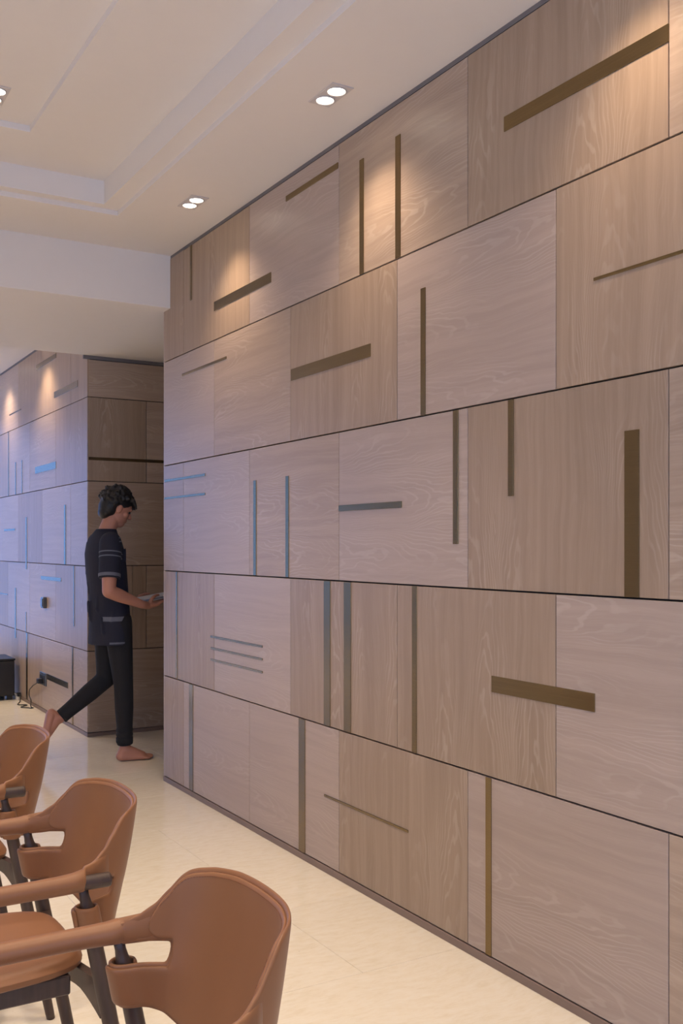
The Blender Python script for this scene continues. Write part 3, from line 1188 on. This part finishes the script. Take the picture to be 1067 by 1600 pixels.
cb = empty('low_cabinet', (-0.38, 9.20, 0))
tag(cb, 'low black cabinet on the floor against the far panels', 'cabinet')
bm = bmesh.new()
bm_box(bm, -0.33, 0.33, -0.20, 0.20, 0.035, 0.345, 0.008, 2)
link('body', bm_mesh(bm), M['black'], cb)
bm = bmesh.new()
bm_box(bm, -0.335, 0.335, -0.205, 0.205, 0.345, 0.363, 0.004, 2)
link('top', bm_mesh(bm), M['black'], cb)
bm = bmesh.new()
bm_box(bm, -0.32, -0.004, -0.214, -0.200, 0.045, 0.338, 0.003, 1)
link('door', bm_mesh(bm), M['black'], cb)
bm = bmesh.new()
bm_box(bm, 0.004, 0.32, -0.214, -0.200, 0.045, 0.338, 0.003, 1)
link('door', bm_mesh(bm), M['black'], cb)
for sx in (-0.29, 0.29):
    for sy in (-0.16, 0.16):
        bm = bmesh.new()
        bm_box(bm, sx - 0.025, sx + 0.025, sy - 0.025, sy + 0.025, 0.0, 0.036, 0.003)
        link('foot', bm_mesh(bm), M['black'], cb)

# ------------------------------------------------------------------ person walking into the passage
PY = 6.15
per = empty('person', (0.0, PY, 0.0))
tag(per, 'barefoot person in navy T-shirt and black trousers walking, head bowed, holding papers', 'person')


class Soup:
    """plain vertex and face lists: closed, outward oriented pieces that are fused later"""

    def __init__(self):
        self.v, self.f = [], []

    def rings(self, rings_):
        n = len(rings_[0])
        c = sum((p for r in rings_ for p in r), Vector()) / (n * len(rings_))
        o = len(self.v)
        fs = []
        for i in range(len(rings_) - 1):
            for k in range(n):
                fs.append((i * n + k, i * n + (k + 1) % n, (i + 1) * n + (k + 1) % n, (i + 1) * n + k))
        fs.append(tuple(range(n))[::-1])
        fs.append(tuple((len(rings_) - 1) * n + k for k in range(n)))
        vs_ = [p for r in rings_ for p in r]
        vol = 0.0
        for f in fs:
            p0 = vs_[f[0]] - c
            for q in range(1, len(f) - 1):
                vol += p0.dot((vs_[f[q]] - c).cross(vs_[f[q + 1]] - c))
        if vol < 0:
            fs = [f[::-1] for f in fs]
        self.v += vs_
        self.f += [tuple(i + o for i in f) for f in fs]

    def mesh(self, name):
        me_ = bpy.data.meshes.new(name)
        me_.from_pydata([tuple(p) for p in self.v], [], self.f)
        me_.update()
        return me_


def ball(sp_, c, r, rot=None, seg=16):
    if not hasattr(r, '__len__'):
        r = (r, r, r)
    c = Vector(c)
    m = rot.to_matrix() if rot else Matrix.Identity(3)
    nr = max(6, seg // 2)
    out = []
    for i in range(nr + 1):
        ph = math.pi * (0.02 + 0.96 * i / nr)
        out.append([c + m @ Vector((r[0] * math.sin(ph) * math.cos(2 * math.pi * k / seg), r[1] * math.sin(ph) * math.sin(2 * math.pi * k / seg), r[2] * math.cos(ph))) for k in range(seg)])
    sp_.rings(out)


def pipe(sp_, pts, rads, n=18):
    pts = [Vector(p) for p in pts]
    out = []
    a = None
    for i, p in enumerate(pts):
        d = (pts[min(i + 1, len(pts) - 1)] - pts[max(i - 1, 0)]).normalized()
        if a is None:
            a, b = frame_of(d)
        else:
            a = (a - d * a.dot(d)).normalized()
            b = d.cross(a)
        out.append([p + (a * math.cos(2 * math.pi * k / n) + b * math.sin(2 * math.pi * k / n)) * rads[i] for k in range(n)])
    sp_.rings(out)


def limb(sp_, pts):
    """pts: [(co, radius), ...] chained tapered capsules"""
    for (p, r), (q, r2) in zip(pts[:-1], pts[1:]):
        pipe(sp_, [p, q], [r, r2])
    for p, r in pts:
        ball(sp_, p, r)


def loft(sp_, secs, n=28):
    """secs: (x, y, z, half depth x, half width y)"""
    sp_.rings([[Vector((x + rx * math.cos(2 * math.pi * k / n), y + ry * math.sin(2 * math.pi * k / n), z)) for k in range(n)] for x, y, z, rx, ry in secs])


def fuse(sp_, name, voxel, smooth=4, fac=0.5):
    o = bpy.data.objects.new('tmp', sp_.mesh(name))
    COL.objects.link(o)
    m = o.modifiers.new('r', 'REMESH')
    m.mode = 'VOXEL'
    m.voxel_size = voxel
    m.use_smooth_shade = True
    if smooth:
        k = o.modifiers.new('k', 'SMOOTH')
        k.iterations = smooth
        k.factor = fac
    out = bpy.data.meshes.new_from_object(o.evaluated_get(bpy.context.evaluated_depsgraph_get()))
    bpy.data.objects.remove(o)
    out.name = name
    for p in out.polygons:
        p.use_smooth = True
    return out


R_SH, R_EL, R_WR = Vector((-0.145, -0.165, 1.375)), Vector((-0.175, -0.225, 1.075)), Vector((0.055, -0.165, 0.985))
L_SH, L_EL, L_WR = Vector((-0.125, 0.165, 1.375)), Vector((-0.125, 0.220, 1.085)), Vector((0.065, 0.155, 1.000))
R_HIP, R_KN, R_AN = Vector((-0.075, -0.085, 0.880)), Vector((-0.035, -0.080, 0.470)), Vector((-0.022, -0.070, 0.085))
L_HIP, L_KN, L_AN = Vector((-0.085, 0.085, 0.880)), Vector((-0.095, 0.085, 0.505)), Vector((-0.395, 0.085, 0.275))
HEAD = Vector((-0.052, 0.0, 1.588))
HQ = Quaternion((0, 1, 0), math.radians(24))      # head bowed


def hp(x, y, z):
    return HEAD + HQ @ Vector((x, y, z))


bm = Soup()
# trunk under the clothes
loft(bm, [(-0.085, 0, 0.82, 0.085, 0.125), (-0.088, 0, 0.92, 0.090, 0.145), (-0.10, 0, 1.05, 0.085, 0.130), (-0.115, 0, 1.20, 0.095, 0.145),
          (-0.128, 0, 1.33, 0.090, 0.150), (-0.130, 0, 1.40, 0.070, 0.120), (-0.125, 0, 1.44, 0.055, 0.065)])
limb(bm, [(Vector((-0.130, 0, 1.40)), 0.058), (Vector((-0.115, 0, 1.45)), 0.053), (Vector((-0.085, 0, 1.52)), 0.052)])
# head
ball(bm, hp(-0.006, 0, 0.022), (0.094, 0.074, 0.096), HQ, 28)
ball(bm, hp(0.022, 0, -0.030), (0.066, 0.060, 0.078), HQ, 24)
ball(bm, hp(0.045, 0, -0.078), (0.040, 0.040, 0.030), HQ)          # chin
ball(bm, hp(0.078, 0, 0.022), (0.014, 0.050, 0.013), HQ)           # brow
limb(bm, [(hp(0.084, 0, 0.008), 0.008), (hp(0.102, 0, -0.022), 0.012)])   # nose
ball(bm, hp(0.094, 0.010, -0.026), 0.009)
ball(bm, hp(0.094, -0.010, -0.026), 0.009)
ball(bm, hp(0.082, 0, -0.050), (0.009, 0.022, 0.006), HQ)          # lips
ball(bm, hp(0.080, 0, -0.060), (0.010, 0.020, 0.006), HQ)
for sy in (-1, 1):
    ball(bm, hp(0.050, sy * 0.040, -0.020), (0.026, 0.022, 0.022), HQ)      # cheek
    ball(bm, hp(-0.004, sy * 0.075, -0.008), (0.018, 0.010, 0.031), HQ)     # ear
# arms
limb(bm, [(R_SH, 0.056), (R_SH.lerp(R_EL, 0.45), 0.050), (R_EL, 0.041)])
limb(bm, [(R_EL, 0.041), (R_EL.lerp(R_WR, 0.28), 0.042), (R_EL.lerp(R_WR, 0.75), 0.031), (R_WR, 0.026)])
limb(bm, [(L_SH, 0.056), (L_SH.lerp(L_EL, 0.45), 0.050), (L_EL, 0.041)])
limb(bm, [(L_EL, 0.041), (L_EL.lerp(L_WR, 0.28), 0.042), (L_EL.lerp(L_WR, 0.75), 0.031), (L_WR, 0.026)])
# hands: palm below the papers, fingers reaching under, thumb on top
PAP = Vector((0.205, 0.0, 1.020))
PQ = Quaternion((0, 1, 0), math.radians(-9))


def pp(x, y, z):
    return PAP + PQ @ Vector((x, y, z))


for sy, wr in ((-1, R_WR), (1, L_WR)):
    k0, k1 = pp(-0.100, sy * 0.126, -0.031), pp(-0.045, sy * 0.108, -0.030)
    limb(bm, [(wr, 0.026), (wr.lerp(k0, 0.6), 0.025), (k0, 0.022), (k1, 0.019)])
    for off, r in ((-0.022, 0.015), (0.0, 0.016), (0.022, 0.014)):
        limb(bm, [(k0 + PQ @ Vector((0, sy * off * 0.6, 0)), r), (k1 + PQ @ Vector((0.010, sy * off, 0.0)), r * 0.9)])
    for i, (ln, off) in enumerate(((0.062, -0.030), (0.072, -0.010), (0.068, 0.010), (0.052, 0.029))):
        a = pp(-0.030, sy * (0.108 + off), -0.022)
        b = pp(-0.030 + ln * 0.5, sy * (0.104 + off * 0.95), -0.0195)
        c = pp(-0.030 + ln * 0.95, sy * (0.100 + off * 0.9), -0.0165)
        limb(bm, [(a, 0.0095), (b, 0.0086), (c, 0.0074)])
    limb(bm, [(pp(-0.085, sy * 0.122, -0.010), 0.0125), (pp(-0.062, sy * 0.122, 0.015), 0.0108), (pp(-0.030, sy * 0.099, 0.0225), 0.0092), (pp(-0.010, sy * 0.089, 0.0210), 0.0078)])
# legs
limb(bm, [(R_HIP, 0.078), (R_HIP.lerp(R_KN, 0.5), 0.064), (R_KN, 0.048), (R_KN.lerp(R_AN, 0.3), 0.048), (R_KN.lerp(R_AN, 0.8), 0.033), (R_AN, 0.033)])
limb(bm, [(L_HIP, 0.078), (L_HIP.lerp(L_KN, 0.5), 0.064), (L_KN, 0.048), (L_KN.lerp(L_AN, 0.3), 0.048), (L_KN.lerp(L_AN, 0.8), 0.033), (L_AN, 0.033)])


def foot(ank, ux, uz):
    """ux: heel to toe direction, uz: up of the foot"""
    uy = uz.cross(ux).normalized()

    def f(x, y, z):
        return ank + ux * x + uy * y + uz * z
    limb(bm, [(f(0, 0, 0), 0.034), (f(-0.022, 0, -0.045), 0.031), (f(-0.030, 0, -0.053), 0.028)])
    limb(bm, [(f(0.0, 0, -0.015), 0.036), (f(0.055, 0, -0.038), 0.032), (f(0.110, 0, -0.058), 0.025)])
    limb(bm, [(f(-0.020, 0.008, -0.055), 0.028), (f(0.05, 0.014, -0.062), 0.022), (f(0.115, 0.022, -0.064), 0.020)])
    limb(bm, [(f(-0.020, -0.008, -0.055), 0.028), (f(0.05, -0.016, -0.062), 0.021), (f(0.105, -0.024, -0.066), 0.018)])
    for i, (y, ln, r) in enumerate(((0.030, 0.178, 0.0125), (0.012, 0.176, 0.0092), (-0.004, 0.168, 0.0088), (-0.019, 0.158, 0.0085), (-0.033, 0.145, 0.0085))):
        limb(bm, [(f(0.105, y * 0.9, -0.066), 0.0145), (f(ln - 0.018, y * 1.05, -0.070), r), (f(ln, y * 1.05, -0.0735), r * 0.92)])


foot(R_AN, Vector((1, -0.08, 0)).normalized(), Vector((0, 0, 1)))
shin = (L_AN - L_KN).normalized()
fx = (shin * 0.55 + Vector((0.25, 0, -0.80))).normalized()
fx.y = 0
fx.normalize()
foot(L_AN, fx, Vector((0, 1, 0)).cross(fx) * -1)
for v in bm.v:
    if v.z < 0.0045 and v.x > -0.2:
        v.z = 0.0045
body = link('body', fuse(bm, 'body', 0.0045, 3, 0.4), M['skin'], per)

# hair: cropped and tousled
bm = Soup()
ball(bm, hp(-0.020, 0, 0.045), (0.101, 0.085, 0.092), HQ, 24)
ball(bm, hp(-0.050, 0, -0.005), (0.066, 0.078, 0.078), HQ, 24)
ball(bm, hp(-0.062, 0, -0.050), (0.042, 0.060, 0.048), HQ, 20)
rh = random.Random(3)
for i in range(150):
    th_, ph = rh.uniform(-math.pi, math.pi), rh.uniform(-0.25, 1.5)
    d = Vector((math.cos(th_) * math.cos(ph), math.sin(th_) * math.cos(ph), math.sin(ph)))
    if d.x > 0.35 and d.z < 0.35:
        continue
    c = Vector((-0.022 + d.x * 0.092, d.y * 0.078, 0.042 + d.z * 0.084))
    dr = (d + Vector((rh.uniform(-0.6, 0.6), rh.uniform(-0.6, 0.6), rh.uniform(-0.7, 0.3)))).normalized()
    limb(bm, [(hp(*c), 0.017), (hp(*(c + dr * 0.013)), 0.011), (hp(*(c + dr * 0.024)), 0.006)])
for i in range(14):                                   # fringe
    y = -0.06 + 0.12 * i / 13
    limb(bm, [(hp(0.060, y, 0.080), 0.014), (hp(0.086, y + rh.uniform(-0.01, 0.01), 0.058), 0.010), (hp(0.098, y + rh.uniform(-0.01, 0.01), 0.038 + rh.uniform(-0.008, 0.01)), 0.005)])
link('hair', fuse(bm, 'hair', 0.005, 3, 0.5), M['hair'], per)
for sy in (-1, 1):
    bm = Soup()
    ball(bm, hp(0.073, sy * 0.030, 0.003), (0.011, 0.014, 0.009), HQ, 14)
    link('eye', bm.mesh('eye'), M['hair'], per, smooth=True)

# T-shirt
bm = Soup()
loft(bm, [(-0.100, 0, 0.735, 0.128, 0.172), (-0.098, 0, 0.80, 0.127, 0.176), (-0.100, 0, 0.92, 0.122, 0.172), (-0.108, 0, 1.05, 0.119, 0.168), (-0.120, 0, 1.18, 0.122, 0.176),
          (-0.130, 0, 1.30, 0.118, 0.185), (-0.134, 0, 1.37, 0.102, 0.178), (-0.132, 0, 1.415, 0.080, 0.130), (-0.124, 0, 1.445, 0.068, 0.078), (-0.120, 0, 1.458, 0.062, 0.066)])
for S_, E_ in ((R_SH, R_EL), (L_SH, L_EL)):
    limb(bm, [(S_ + Vector((0, 0, -0.005)), 0.068)])
    e_ = S_.lerp(E_, 0.74)
    pipe(bm, [S_, S_.lerp(E_, 0.4), e_], [0.068, 0.066, 0.066], 24)
rs = random.Random(5)
for i in range(26):                                   # loose folds
    a, z = rs.uniform(-math.pi, math.pi), rs.uniform(0.78, 1.30)
    x, y = -0.11 + 0.117 * math.cos(a), 0.168 * math.sin(a)
    limb(bm, [(Vector((x, y, z)), 0.010), (Vector((x + rs.uniform(-0.03, 0.03), y * 0.99, z + rs.uniform(0.05, 0.12))), 0.007)])
shirt_me = fuse(bm, 'shirt', 0.007, 3, 0.5)
shirt = link('shirt', shirt_me, M['shirt'], per)


def patch(name, planes, pred, parent, mat, lift=0.0016):
    """raised print cut cleanly out of the shirt surface; planes: (point, outward normal)"""
    b = bmesh.new()
    b.from_mesh(shirt_me)
    dele = [f for f in b.faces if not pred(f.calc_center_median())]
    bmesh.ops.delete(b, geom=dele, context='FACES')
    for co, no in planes:
        bmesh.ops.bisect_plane(b, geom=b.verts[:] + b.edges[:] + b.faces[:], plane_co=co, plane_no=no, clear_outer=True)
    b.normal_update()
    for v in b.verts:
        v.co += v.normal * lift
    me_ = bpy.data.meshes.new(name)
    b.to_mesh(me_)
    b.free()
    return link(name, me_, mat, parent, smooth=True)


def sleeve(name, S_, E_, lo, hi):
    ax = E_ - S_

    def near(c):
        t_ = (c - S_).dot(ax) / ax.length_squared
        return lo - 0.1 < t_ < min(hi + 0.1, 0.735) and (c - S_ - ax * t_).length < 0.085 and abs(c.y) > 0.145
    patch(name, [(S_ + ax * lo, -ax), (S_ + ax * hi, ax)], near, shirt, M['print'])


UP = Vector((0, 0, 1))
sleeve('sleeve_band', R_SH, R_EL, 0.65, 0.715)
sleeve('sleeve_band', L_SH, L_EL, 0.65, 0.715)
sleeve('sleeve_stripe', R_SH, R_EL, 0.21, 0.235)
sleeve('sleeve_stripe', R_SH, R_EL, 0.30, 0.325)
patch('hem_band', [(Vector((0, 0, 0.745)), -UP), (Vector((0, 0, 0.757)), UP), (Vector((-0.15, 0, 0)), Vector((-1, 0, 0)))], lambda c: 0.738 < c.z < 0.77, shirt, M['print'])
patch('side_print', [(Vector((0, 0, 0.886)), -UP), (Vector((0, 0, 0.914)), UP), (Vector((-0.185, 0, 0)), Vector((-1, 0, 0))), (Vector((-0.055, 0, 0)), Vector((1, 0, 0)))], lambda c: 0.87 < c.z < 0.93 and c.y < -0.03, shirt, M['print'])
for zc in (1.374, 1.396):
    patch('chest_print', [(Vector((0, 0, zc)), -UP), (Vector((0, 0, zc + 0.007)), UP), (Vector((-0.11, 0, 0)), Vector((-1, 0, 0)))], lambda c: zc - 0.02 < c.z < zc + 0.03 and c.y < 0.1, shirt, M['print'])

# trousers
bm = Soup()
loft(bm, [(-0.082, 0, 0.80, 0.094, 0.140), (-0.085, 0, 0.88, 0.104, 0.158), (-0.092, 0, 0.96, 0.098, 0.150), (-0.096, 0, 1.00, 0.094, 0.144)])
limb(bm, [(R_HIP, 0.088), (R_HIP.lerp(R_KN, 0.45), 0.077), (R_KN, 0.060), (R_KN.lerp(R_AN, 0.35), 0.058), (R_KN.lerp(R_AN, 0.80), 0.047)])
pipe(bm, [R_KN.lerp(R_AN, 0.8), R_KN.lerp(R_AN, 0.93), R_AN + Vector((0, 0, 0.018))], [0.047, 0.050, 0.047], 24)
for z in (0.125, 0.145, 0.168, 0.195):
    pipe(bm, [(-0.026, -0.071, z - 0.006), (-0.026, -0.071, z + 0.006)], [0.0535, 0.0535], 24)
limb(bm, [(L_HIP, 0.088), (L_HIP.lerp(L_KN, 0.45), 0.077), (L_KN, 0.060), (L_KN.lerp(L_AN, 0.35), 0.058), (L_KN.lerp(L_AN, 0.80), 0.047)])
pipe(bm, [L_KN.lerp(L_AN, 0.8), L_KN.lerp(L_AN, 0.96)], [0.047, 0.046], 24)
link('trousers', fuse(bm, 'trousers', 0.006, 3, 0.5), M['trouser'], per)

# what the person carries
pb_ = empty('paper_bundle', Vector((0.0, PY, 0.0)) + PAP)
pb_.rotation_mode = 'QUATERNION'
pb_.rotation_quaternion = PQ
tag(pb_, 'bundle of pale papers held flat in the walking person\'s hands', 'papers')
rp = random.Random(2)
zz = -0.0085
for i in range(6):
    bm = bmesh.new()
    dx, dy = rp.uniform(-0.006, 0.006), rp.uniform(-0.005, 0.005)
    t_ = 0.0032 if i != 3 else 0.0045
    bm_box(bm, -0.105 + dx, 0.150 + dx, -0.104 + dy, 0.104 + dy, zz, zz + t_ * 0.92, 0.0004)
    link('sheet' if i != 3 else 'cover', bm_mesh(bm), M['paper'] if i != 3 else M['cover'], pb_)
    zz += t_
